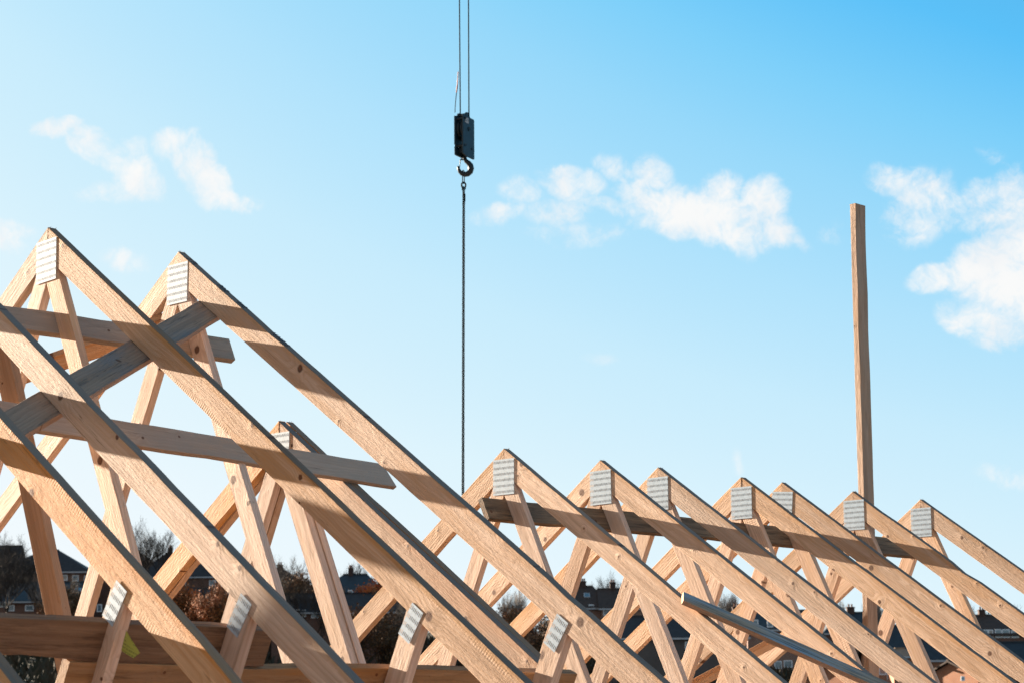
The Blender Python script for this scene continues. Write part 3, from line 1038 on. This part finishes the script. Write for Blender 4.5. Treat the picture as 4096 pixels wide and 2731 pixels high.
# ------------------------------------------------------------------ the walls that carry the trusses
def brick_mat(name, c1, c2, mortar, sc_=1.0):
    m, t, p = new_mat(name)
    tcn = t.n('ShaderNodeTexCoord')
    sx = t.n('ShaderNodeSeparateXYZ')
    t.link(tcn.outputs['Object'], sx.inputs[0])
    cx_ = t.n('ShaderNodeCombineXYZ')
    t.put(cx_.inputs[0], t.math('ADD', sx.outputs[0], sx.outputs[1]))
    t.put(cx_.inputs[1], sx.outputs[2])
    b = t.n('ShaderNodeTexBrick')
    t.link(cx_.outputs[0], b.inputs['Vector'])
    b.inputs['Color1'].default_value = (*c1, 1)
    b.inputs['Color2'].default_value = (*c2, 1)
    b.inputs['Mortar'].default_value = (*mortar, 1)
    b.inputs['Scale'].default_value = 1.0
    b.inputs['Mortar Size'].default_value = 0.010
    b.inputs['Brick Width'].default_value = 0.225*sc_
    b.inputs['Row Height'].default_value = 0.075*sc_
    nz = t.noise(tcn.outputs['Object'], 1.2, 4.0, 0.6)
    c = t.mix(t.smooth(nz, 0.35, 0.7, 0.0, 0.4), b.outputs[0], tuple(x*0.6 for x in c1))
    t.link(c, p.inputs['Base Color'])
    p.inputs['Roughness'].default_value = 0.85
    return m


BRICK = brick_mat('brick_red_brown', (0.26, 0.12, 0.075), (0.20, 0.09, 0.06), (0.30, 0.27, 0.23))
BRICK_DK = brick_mat('brick_dark', (0.17, 0.075, 0.048), (0.13, 0.055, 0.036), (0.16, 0.125, 0.10))
BRICK_OR = brick_mat('brick_orange', (0.42, 0.16, 0.07), (0.34, 0.12, 0.055), (0.34, 0.26, 0.2))


def boxes(lst):
    V_, F_ = [], []
    for (x0, x1, y0, y1, z0, z1) in lst:
        o = len(V_)
        V_ += [(x, y, z) for x in (x0, x1) for y in (y0, y1) for z in (z0, z1)]
        F_ += [tuple(o + i for i in f) for f in ((0, 1, 3, 2), (4, 6, 7, 5), (0, 4, 5, 1), (2, 3, 7, 6), (0, 2, 6, 4), (1, 5, 7, 3))]
    return V_, F_


for (y0, y1, zt, lab) in ((1.2, 5.20, ZU - SPAN*tT - 0.103, 'unfinished brick walls under the high trusses'),
                          (5.30, 10.3, ZL - SPAN*tT - 0.103, 'unfinished brick walls under the low trusses')):
    t_ = empty('unfinished_house', (XR, (y0 + y1)/2, 0), lab, 'building site', None)
    a, b = XR - SPAN + 0.15, XR + SPAN - 0.15
    v, f = boxes([(a, a + .28, y0, y1, 0, zt), (b - .28, b, y0, y1, 0, zt), (a + .281, b - .281, y0, y0 + .28, 0, zt - .003), (a + .281, b - .281, y1 - .28, y1, 0, zt - .003)])
    link('wall', mesh_from('wall', v, f), BRICK, t_)


# ------------------------------------------------------------------ houses on the hillside
TILE_DK = plain('roof_tiles_dark', (0.030, 0.028, 0.030), 0.75, 0, 2.2, 0.35)
TILE_BL = plain('roof_slates_blue', (0.022, 0.033, 0.042), 0.6, 0, 2.2, 0.35)
TILE_BR = plain('roof_tiles_brown', (0.062, 0.040, 0.030), 0.8, 0, 2.2, 0.4)
RENDER_W = plain('render_pale', (0.42, 0.38, 0.33), 0.85, 0, 0.8, 0.15)
RENDER_D = plain('render_grey', (0.12, 0.10, 0.09), 0.85, 0, 0.8, 0.2)
UPVC = plain('window_frame_white', (0.75, 0.78, 0.80), 0.5)
FASCIA = plain('gutter_white', (0.40, 0.42, 0.44), 0.6)
CHIM = plain('chimney_brick', (0.075, 0.042, 0.032), 0.85, 0, 3.0, 0.4)
POT = plain('chimney_pot_clay', (0.16, 0.07, 0.045), 0.8)
m, t, p = new_mat('window_glass')
p.inputs['Base Color'].default_value = (0.03, 0.055, 0.07, 1)
p.inputs['Roughness'].default_value = 0.08
p.inputs['Specular IOR Level'].default_value = 0.9
GLASS = m
p.inputs['Base Color'].default_value = (0.10, 0.17, 0.21, 1)
TAN = plain('tan_tiles', (0.30, 0.20, 0.13), 0.8, 0, 2.0, 0.3)


def house(label, xl, xr, yr, d, roof_h, wall_h, roofm, wallm, hip=(0, 0), depth=8.0, windows=(), chimneys=(), skylights=(), yaw=0.0, fascia=True, group='houses on the hillside', over=0.35):
    """a house whose ridge runs between two photo pixels at distance d; it is built upright in its own frame"""
    A, B = at(xl, yr, d), at(xr, yr, d)
    L = (B - A).length
    mid_ = (A + B)/2
    ux = (Vector((B.x - A.x, B.y - A.y, 0))).normalized()
    ux = Matrix.Rotation(rad(yaw), 3, 'Z') @ ux
    uy = Vector((0, 0, 1)).cross(ux)                # away from the camera
    zr = mid_.z
    ze = zr - roof_h
    zb = ze - wall_h
    O = Vector((mid_.x, mid_.y, zb)) - uy*(depth/2)*0
    t_ = empty('house', O, label, 'house', group)
    fr = frame(O, ux, uy, Vector((0, 0, 1)))
    h = L/2
    yf, yb = -depth/2, depth/2
    hl, hr_ = hip
    xa, xb = -h - (hl), h + (hr_)
    wv, wf = boxes([(xa + over, xb - over, yf + over, yb - over, -4.0, wall_h)])
    o = len(wv)
    if not hl:
        wv += [(xa + over, yf + over, wall_h), (xa + over, yb - over, wall_h), (xa + over, 0, wall_h + roof_h - .25)]
        wf.append((o, o + 1, o + 2))
        o += 3
    if not hr_:
        wv += [(xb - over, yf + over, wall_h), (xb - over, yb - over, wall_h), (xb - over, 0, wall_h + roof_h - .25)]
        wf.append((o, o + 2, o + 1))
    link('wall', mesh_from('wall', wv, wf), wallm, t_, fr)
    e = wall_h
    T = 0.16
    top = [(xa, yf, e), (xb, yf, e), (xb, yb, e), (xa, yb, e), (-h, 0, e + roof_h), (h, 0, e + roof_h)]
    rv = top + [(x, y, z - T) for x, y, z in top]
    rf = [(0, 1, 5, 4), (2, 3, 4, 5), (1, 2, 5), (3, 0, 4)] if True else []
    if not hr_:
        rf.remove((1, 2, 5))
    if not hl:
        rf.remove((3, 0, 4))
    rf = rf + [tuple(i + 6 for i in reversed(q)) for q in rf]
    for a_, b_ in ((0, 1), (2, 3)) + (((1, 2),) if hr_ else ((1, 5), (5, 2))) + (((3, 0),) if hl else ((3, 4), (4, 0))):
        rf.append((b_, a_, a_ + 6, b_ + 6))
    roof = link('roof', mesh_from('roof', rv, rf), roofm, t_, fr)
    v, f = boxes([(-h, h, -0.12, 0.12, e + roof_h - 0.04, e + roof_h + 0.10)])
    link('ridge_tiles', mesh_from('ridge_tiles', v, f), roofm, roof, fr)
    if fascia:
        v, f = boxes([(xa, xb, yf - 0.10, yf - 0.002, e - 0.24, e - 0.06)])
        link('gutter', mesh_from('gutter', v, f), FASCIA, t_, fr)
    k = d/F_PX

    def loc(px, py, yloc):
        """local x, z of a pixel on the plane y = yloc of this house"""
        q = pix_dir(px, py)
        P_ = O + uy*yloc
        s = (P_ - CAM).dot(uy)/q.dot(uy)
        R_ = CAM + q*s - O
        return R_.dot(ux), R_.z
    for (px, wp, hp_, npots) in chimneys:
        cx_, _ = loc(px, yr, 0)
        wc_, hc = wp*k, hp_*k
        zt = e + roof_h + hc
        v, f = boxes([(cx_ - wc_/2, cx_ + wc_/2, -0.35, 0.35, e + roof_h - 1.2, zt - 0.12), (cx_ - wc_/2 - .06, cx_ + wc_/2 + .06, -0.41, 0.41, zt - 0.119, zt)])
        ch = link('chimney', mesh_from('chimney', v, f), CHIM, roof, fr)
        for i in range(npots):
            xx = cx_ + (i - (npots - 1)/2)*wc_/max(npots, 1)*0.8
            v, f = disc(0.11, 0, 0.36, 0, 0, 10, 0.10)
            v = [(xx + a_, b_, zt + c_) for a_, c_, b_ in v]
            link('chimney_pot', mesh_from('chimney_pot', v, f), POT, ch, fr)
    yw = yf + over
    for (px, py, wp, hp_, style) in windows:
        cx_, cz_ = loc(px, py, yw)
        ww, hh = wp*k/2, hp_*k/2
        b_ = 0.10
        lst = [(cx_ - ww, cx_ + ww, yw - .06, yw - .003, cz_ + hh - b_, cz_ + hh), (cx_ - ww, cx_ + ww, yw - .06, yw - .003, cz_ - hh, cz_ - hh + b_),
               (cx_ - ww, cx_ - ww + b_, yw - .055, yw - .003, cz_ - hh + b_, cz_ + hh - b_), (cx_ + ww - b_, cx_ + ww, yw - .055, yw - .003, cz_ - hh + b_, cz_ + hh - b_)]
        nm = 0 if style == 'p' else max(1, int(ww*2/0.75))
        for i in range(1, nm):
            xx = cx_ - ww + 2*ww*i/nm
            lst.append((xx - .05, xx + .05, yw - .05, yw - .003, cz_ - hh + b_, cz_ + hh - b_))
        v, f = boxes(lst)
        wn = link('window', mesh_from('window', v, f), UPVC, t_, fr)
        v, f = boxes([(cx_ - ww + b_*.5, cx_ + ww - b_*.5, yw - .035, yw - .004, cz_ - hh + b_*.5, cz_ + hh - b_*.5)])
        link('pane' if style != 'p' else 'panel', mesh_from('pane', v, f), GLASS if style != 'p' else RENDER_W, wn, fr)
    for (px, py, wp, hp_) in skylights:
        sl = math.atan2(roof_h, depth/2)
        # on the front slope
        yl = yf*0.45
        cx_, _ = loc(px, py, yl)
        ww, hh = wp*k/2, hp_*k/2
        zc_ = e + roof_h + yl*roof_h/(depth/2)
        loc_fr = fr @ Matrix.Translation((cx_, yl, zc_ + 0.02)) @ Matrix.Rotation(sl, 4, 'X')
        v, f = boxes([(-ww, ww, -hh*1.6, hh*1.6, 0.0, 0.10)])
        wn = link('skylight', mesh_from('skylight', v, f), FASCIA, roof, loc_fr)
        v, f = boxes([(-ww + .1, ww - .1, -hh*1.6 + .1, hh*1.6 - .1, 0.101, 0.115)])
        link('pane', mesh_from('pane', v, f), GLASS, wn, loc_fr)
    return t_


house('long dark roofed terrace at the far left with a pale window band', -230, 92, 2183, 285, 3.6, 5.2, TILE_DK, BRICK_DK, depth=9, hip=(0, 0),
      windows=[(60, 2318, 40, 24, 'w')], chimneys=[(181, 30, 22, 2)] if False else [(-60, 30, 26, 2)])
house('dark hipped terrace left of centre with white and tan panels under its eaves', 168, 236, 2199, 280, 3.1, 5.4, TILE_DK, BRICK_DK, hip=(5, 5), depth=9,
      windows=[(222, 2308, 34, 24, 'w'), (257, 2309, 26, 22, 'p'), (302, 2311, 25, 24, 'w'), (342, 2312, 12, 24, 'w')], chimneys=[(181, 14, 26, 1)])
house('lower terrace at the left with a blue skylight and white windows', -160, 350, 2328, 250, 2.4, 5.2, TILE_BL, BRICK_DK, depth=8,
      windows=[(10, 2414, 60, 26, 'w'), (45, 2430, 26, 24, 'w'), (118, 2430, 34, 24, 'w'), (240, 2426, 20, 26, 'w'), (312, 2425, 14, 28, 'w'), (398, 2430, 20, 30, 'w')], skylights=[(314, 2345, 24, 16)])
house('dark house with a hipped roof falling to the right behind the near rafters', 470, 556, 2202, 285, 3.3, 5.2, TILE_DK, BRICK_DK, hip=(4, 4.5), depth=9, windows=[(520, 2330, 26, 22, 'w')])
house('dark hipped roof house under the bare trees', 662, 760, 2213, 280, 3.3, 5.2, TILE_DK, BRICK_DK, hip=(4.0, 4), depth=9,
      windows=[(640, 2330, 20, 24, 'w'), (730, 2330, 26, 22, 'w'), (850, 2330, 26, 22, 'w')], chimneys=[(682, 16, 24, 2)])
house('lower dark terrace with pale blue windows behind the orange leaved tree', 620, 1010, 2352, 240, 2.3, 5.2, TILE_BL, BRICK_DK, depth=8,
      windows=[(698, 2440, 34, 30, 'w'), (757, 2444, 26, 26, 'w'), (795, 2444, 22, 26, 'w'), (905, 2446, 26, 26, 'w')])
house('house with a brick chimney and a roof sloping down to the right', 1040, 1130, 2272, 275, 3.0, 5.2, TILE_BR, BRICK_DK, hip=(4, 5), depth=9,
      chimneys=[(1120, 22, 14, 2)], windows=[(1100, 2400, 26, 22, 'w')])
house('house with a tall dark chimney in the middle of the picture', 1372, 1470, 2296, 270, 2.9, 5.2, TILE_BL, BRICK_DK, hip=(3, 3), depth=9,
      chimneys=[(1403, 18, 26, 2)], windows=[(1402, 2370, 20, 24, 'w'), (1460, 2372, 24, 24, 'w')])
house('low terrace with blue and white windows below the tall chimney', 1090, 1640, 2372, 235, 2.2, 5.0, TILE_DK, BRICK_DK, depth=8,
      windows=[(1192, 2450, 14, 30, 'w'), (1216, 2452, 16, 28, 'p'), (1265, 2456, 40, 28, 'w'), (1560, 2564, 34, 22, 'w'), (1400, 2458, 30, 26, 'w'), (1330, 2456, 26, 26, 'p')])
house('brown roofed house with two chimneys and a skylight, right of the centre', 2300, 2372, 2343, 275, 3.0, 5.2, TILE_BR, BRICK, hip=(3, 2.5), depth=9,
      chimneys=[(2330, 29, 20, 3)], skylights=[(2347, 2371, 24, 20)], windows=[(2365, 2426, 20, 20, 'w'), (2330, 2440, 20, 24, 'w')])
house('brown roofed house joined on the right, with a squat chimney over a blue window', 2388, 2560, 2353, 274, 2.7, 5.2, TILE_BR, BRICK, hip=(0, 3), depth=9,
      chimneys=[(2451, 22, 26, 2)], windows=[(2427, 2447, 28, 26, 'w'), (2520, 2450, 28, 26, 'w')])
house('long low dark roof with a brown lit gable behind the low trusses', 2480, 2980, 2462, 215, 2.3, 5.0, TILE_DK, RENDER_D, depth=9,
      windows=[(2760, 2580, 40, 30, 'w'), (2640, 2722, 30, 30, 'w')], hip=(2, 0))
house('brick terrace with white framed windows low on the right', 2960, 3260, 2440, 235, 2.2, 5.4, TILE_BL, BRICK, depth=8,
      windows=[(3022, 2490, 22, 26, 'w'), (3080, 2494, 24, 26, 'w'), (3112, 2657, 30, 30, 'w'), (3152, 2653, 34, 28, 'w')], chimneys=[(2945, 30, 16, 2)])
house('house with a dark chimney between the birches and the tall post', 3340, 3460, 2448, 260, 2.6, 5.2, TILE_BL, BRICK_DK, depth=8, hip=(2, 2), chimneys=[(3402, 30, 22, 2)], windows=[(3420, 2560, 26, 24, 'w')])
house('wide blue slate roof right of the tall post', 3450, 3800, 2500, 205, 3.4, 5.0, TILE_BL, BRICK_OR, depth=9, hip=(0, 2),
      windows=[(3530, 2680, 30, 34, 'w'), (3560, 2700, 24, 34, 'w')])
house('small tan tiled porch gable in front of the blue slate roof', 3578, 3618, 2592, 195, 0.7, 3.2, TAN, BRICK_OR, depth=4, hip=(0.8, 0.8))
house('brown flat looking roof over white framed windows at the far right', 3850, 4240, 2458, 245, 2.4, 5.4, TILE_BR, BRICK_DK, depth=9, fascia=False,
      chimneys=[(3927, 26, 22, 2)], windows=[(3940, 2532, 26, 30, 'w'), (3963, 2534, 20, 34, 'p'), (3995, 2532, 30, 34, 'w'), (4022, 2532, 34, 34, 'w'), (4060, 2534, 30, 30, 'w')])
house('near black lower roof at the right edge', 3960, 4260, 2566, 205, 3.0, 4.6, TILE_BL, BRICK_DK, depth=9)
house('orange brick house lit by the sun at the bottom right', 3770, 3880, 2640, 190, 1.5, 5.2, TILE_BR, BRICK_OR, depth=7, yaw=38, windows=[(3850, 2712, 22, 18, 'w')])
house('orange brick end wall glimpsed under the loose plank', 3290, 3350, 2650, 190, 1.6, 5.2, TILE_DK, BRICK_OR, depth=7, yaw=42)


# ------------------------------------------------------------------ trees, bare or with the last leaves
BARK = plain('bark_dark', (0.045, 0.034, 0.027), 0.9, 0, 3.0, 0.4)
BIRCH = plain('bark_birch', (0.22, 0.19, 0.17), 0.9, 0, 3.0, 0.5)
TWIG = plain('twigs_dark', (0.05, 0.038, 0.030), 0.9)
LEAF_O = plain('leaves_orange_brown', (0.40, 0.125, 0.028), 0.8, 0, 0.9, 0.5, (0.22, 0.085, 0.03))
LEAF_D = plain('leaves_dull_brown', (0.20, 0.085, 0.03), 0.8, 0, 0.9, 0.5, (0.10, 0.06, 0.025))


def tree_meshes(seed, H, spread, leafy, upright=0.5, leaf_size=0.16):
    R = random.Random(seed)
    tv, tf, wv, wf, lv, lf = [], [], [], [], [], []

    def seg3(V_, F_, a, b, ra, rb, n):
        d = (b - a).normalized()
        s = d.orthogonal().normalized()
        q = d.cross(s)
        o = len(V_)
        for (P_, r) in ((a, ra), (b, rb)):
            for k in range(n):
                an = 2*math.pi*k/n
                V_.append(P_ + s*(r*math.cos(an)) + q*(r*math.sin(an)))
        for k in range(n):
            F_.append((o + k, o + (k + 1) % n, o + n + (k + 1) % n, o + n + k))

    def grow(a, d, L, r, depth):
        n = 3
        p_ = a
        for i in range(n):
            d = (d + Vector((R.gauss(0, .13), R.gauss(0, .13), R.gauss(0.05, .08)))).normalized()
            q = p_ + d*(L/n)
            r2 = r*(1 - 0.22)
            if depth <= 2:
                seg3(tv, tf, p_, q, r, r2, 6 if depth == 0 else 4)
            else:
                seg3(wv, wf, p_, q, max(r, .010), max(r2, .008), 3)
            if depth < 5 and (i > 0 or depth > 0):
                kids = 2 if depth < 3 else R.choice((1, 2, 2))
                for k in range(kids):
                    ax = Vector((R.gauss(0, 1), R.gauss(0, 1), 0)).normalized()
                    nd = (d*(0.55 + upright*0.5) + ax*spread*R.uniform(.5, 1.1) + Vector((0, 0, upright*0.35))).normalized()
                    grow(q, nd, L*R.uniform(.50, .72), r2*0.55, depth + 1)
            if depth >= 4 and leafy > 0:
                for k in range(leafy):
                    if R.random() < 0.42:
                        c_ = q + Vector((R.gauss(0, .25), R.gauss(0, .25), R.gauss(0, .22)))
                        s1 = Vector((R.gauss(0, 1), R.gauss(0, 1), R.gauss(0, 1))).normalized()
                        s2 = s1.orthogonal().normalized()
                        z_ = leaf_size*R.uniform(.6, 1.3)
                        o = len(lv)
                        lv.extend([c_ - s1*z_, c_ + s2*z_*.6, c_ + s1*z_, c_ - s2*z_*.6])
                        lf.append((o, o + 1, o + 2, o + 3))
            p_, r = q, r2
    grow(Vector((0, 0, -0.5)), Vector((0, 0, 1)), H*0.42, H*0.020, 0)
    zmax = max(v.z for v in tv + wv)
    k = H/zmax
    for arr in (tv, wv, lv):
        for v in arr:
            v *= k
    return (mesh_from('trunk', tv, tf), mesh_from('twigs', wv, wf), mesh_from('leaves', lv, lf) if lv else None)


KINDS = {
    'bare': tree_meshes(5, 12.0, 0.62, 0, 0.7),
    'bare2': tree_meshes(9, 12.0, 0.75, 0, 0.5),
    'orange': tree_meshes(14, 10.0, 0.85, 2, 0.45, 0.13),
    'brown': tree_meshes(23, 9.0, 0.9, 1, 0.4, 0.12),
    'birch': tree_meshes(31, 13.0, 0.42, 0, 0.9)}
MATS = {'bare': (BARK, TWIG, None), 'bare2': (BARK, TWIG, None), 'orange': (BARK, TWIG, LEAF_O), 'brown': (BARK, TWIG, LEAF_D), 'birch': (BIRCH, BIRCH, None)}
for kk, ms in KINDS.items():
    for me, mm in zip(ms, MATS[kk]):
        if me:
            me.materials.append(mm)


def tree(kind, px, py_top, d, h, label, rz, name='bare_tree', group=None):
    P_ = at(px, py_top, d)
    z0 = P_.z - h
    t_ = empty(name, (P_.x, P_.y, z0), label, 'tree', group)
    H0 = {'bare': 12.0, 'bare2': 12.0, 'orange': 10.0, 'brown': 9.0, 'birch': 13.0}[kind]
    M_ = Matrix.Translation((P_.x, P_.y, z0)) @ Matrix.Rotation(rz, 4, 'Z') @ Matrix.Scale(h/H0, 4)
    for nm, me in zip(('trunk', 'twigs', 'leaves'), KINDS[kind]):
        if me:
            o = bpy.data.objects.new(nm, me)
            C.objects.link(o)
            place(o, t_, M_)
    return t_


tree('bare', 592, 2082, 270, 12, 'slim bare tree against the sky, left of its darker neighbour', 0.3, group='bare trees on the hill')
tree('bare', 672, 2072, 268, 13, 'broad dark bare tree just right of the slim one, by the near rafter', 1.2, group='bare trees on the hill')
tree('bare2', 50, 2120, 262, 13, 'bare tree in front of the dark terrace at the far left', 2.2, group='bare trees on the hill')
tree('bare', 98, 2150, 258, 12, 'bare tree beside the reddish leaning timber', 0.9, group='bare trees on the hill')
tree('brown', 250, 2330, 235, 8, 'dull brown bush like tree below the left terrace', 0.4, 'brown_tree', 'trees with brown leaves')
tree('orange', 760, 2300, 225, 10, 'orange leaved tree behind the second near strut', 0.2, 'orange_tree', 'trees with orange leaves')
tree('orange', 850, 2325, 222, 9.5, 'orange leaved tree right of the bigger orange one', 2.4, 'orange_tree', 'trees with orange leaves')
tree('bare2', 1165, 2215, 262, 11, 'bare twiggy tree behind the brick chimney', 2.9, group='bare trees on the hill')
tree('brown', 1150, 2275, 240, 10, 'brown leaved tree below the brick chimney', 1.0, 'brown_tree', 'trees with brown leaves')
tree('brown', 1235, 2330, 236, 10, 'brown leaved tree left of the doubled rafters', 2.0, 'brown_tree', 'trees with brown leaves')
tree('bare', 1398, 2232, 290, 12, 'dark tree standing behind the tall chimney', 2.0, group='bare trees on the hill')
tree('orange', 1470, 2290, 238, 10, 'brownish orange tree right of the tall chimney', 3.3, 'orange_tree', 'trees with orange leaves')
tree('brown', 1560, 2400, 215, 10, 'brown tree low behind the short strut plates', 4.0, 'brown_tree', 'trees with brown leaves')
tree('brown', 1440, 2430, 212, 9, 'brown tree in the gap under the doubled rafters', 5.0, 'brown_tree', 'trees with brown leaves')
tree('birch', 1985, 2330, 225, 12, 'pale stemmed bare tree left of the two chimneys', 0.5, group='bare trees on the hill')
tree('birch', 2060, 2350, 222, 12, 'pale stemmed bare tree nearest the two chimneys', 1.9, group='bare trees on the hill')
tree('brown', 2010, 2400, 215, 10, 'dark brown thicket tree behind the near plate', 3.0, 'brown_tree', 'trees with brown leaves')
tree('brown', 2100, 2430, 212, 10, 'dark brown tree right of the near plate', 1.6, 'brown_tree', 'trees with brown leaves')
tree('bare', 2475, 2285, 300, 12, 'bare tree top behind the squat chimney', 1.4, group='bare trees on the hill')
tree('bare2', 2395, 2318, 320, 11, 'faint bare tree between the two chimneys', 0.2, group='bare trees on the hill')
tree('birch', 2892, 2350, 285, 11, 'grey bare trees in a clump behind the low trusses', 1.0, group='bare trees on the hill')
tree('birch', 2925, 2352, 286, 11, 'grey bare tree at the right of the clump', 2.1, group='bare trees on the hill')
tree('birch', 3385, 2352, 285, 12, 'tall thin bare tree just left of the post', 2.8, group='bare trees on the hill')
tree('birch', 3445, 2362, 283, 12, 'tall thin bare tree half hidden by the post', 0.7, group='bare trees on the hill')
tree('birch', 3500, 2370, 282, 12, 'tall thin bare tree just right of the post', 1.7, group='bare trees on the hill')
tree('bare', 3885, 2385, 280, 11, 'bare tree behind the house at the far right', 3.6, group='bare trees on the hill')

for i, (kd, px, py, dd, hh, lab) in enumerate((
        ('bare2', 20, 2200, 240, 11, 'dark twiggy bare tree at the left edge above the brown board'),
        ('bare', 300, 2270, 240, 10, 'small bare tree in the gap left of the second near strut'),
        ('bare2', 820, 2300, 230, 11, 'bare tree with dark branches between the orange trees'),
        ('bare', 900, 2290, 245, 11, 'thin bare tree behind the third near strut'),
        ('bare2', 1090, 2260, 238, 11, 'bare tree with tangled dark branches left of the brick chimney'),
        ('bare2', 1290, 2300, 232, 11, 'bare tangled tree behind the lower part of the doubled rafters'),
        ('bare', 1520, 2310, 232, 11, 'bare tree right of the tall chimney and lower'),
        ('bare2', 1620, 2380, 222, 10, 'dense bare tree low between the two right hand plates'))):
    tree(kd, px, py, dd, hh, lab, 0.7*i, group='bare trees on the hill')

# undergrowth between the houses: too many stems to count
R = random.Random(77)
V_, F_ = [], []
for i in range(5600):
    d = R.uniform(150, 268)
    l = R.uniform(-0.42, 0.42)*d
    b_ = HR*l + HF*d
    z0 = hill(b_.x, b_.y) - 0.2
    for k in range(5):
        p0 = Vector((b_.x + R.gauss(0, .5), b_.y + R.gauss(0, .5), z0))
        hgt = R.uniform(0.5, 2.2)
        dd = Vector((R.gauss(0, .35), R.gauss(0, .35), 1))
        s_ = HR*R.uniform(.03, .14) + HF*R.uniform(-.1, .1)
        o = len(V_)
        V_ += [p0 - s_, p0 + s_, p0 + dd*hgt*0.6 + s_*1.8, p0 + dd*hgt, p0 + dd*hgt*.6 - s_*1.8]
        F_ += [(o, o + 1, o + 2, o + 3, o + 4)]
tag(link('undergrowth', mesh_from('undergrowth', V_, F_), plain('brambles_brown', (0.060, 0.042, 0.025), 0.9, 0, 0.5, 0.5, (0.035, 0.035, 0.02))),
    'dark brown bushes and brambles covering the slope between the houses', 'bushes', kind='stuff')
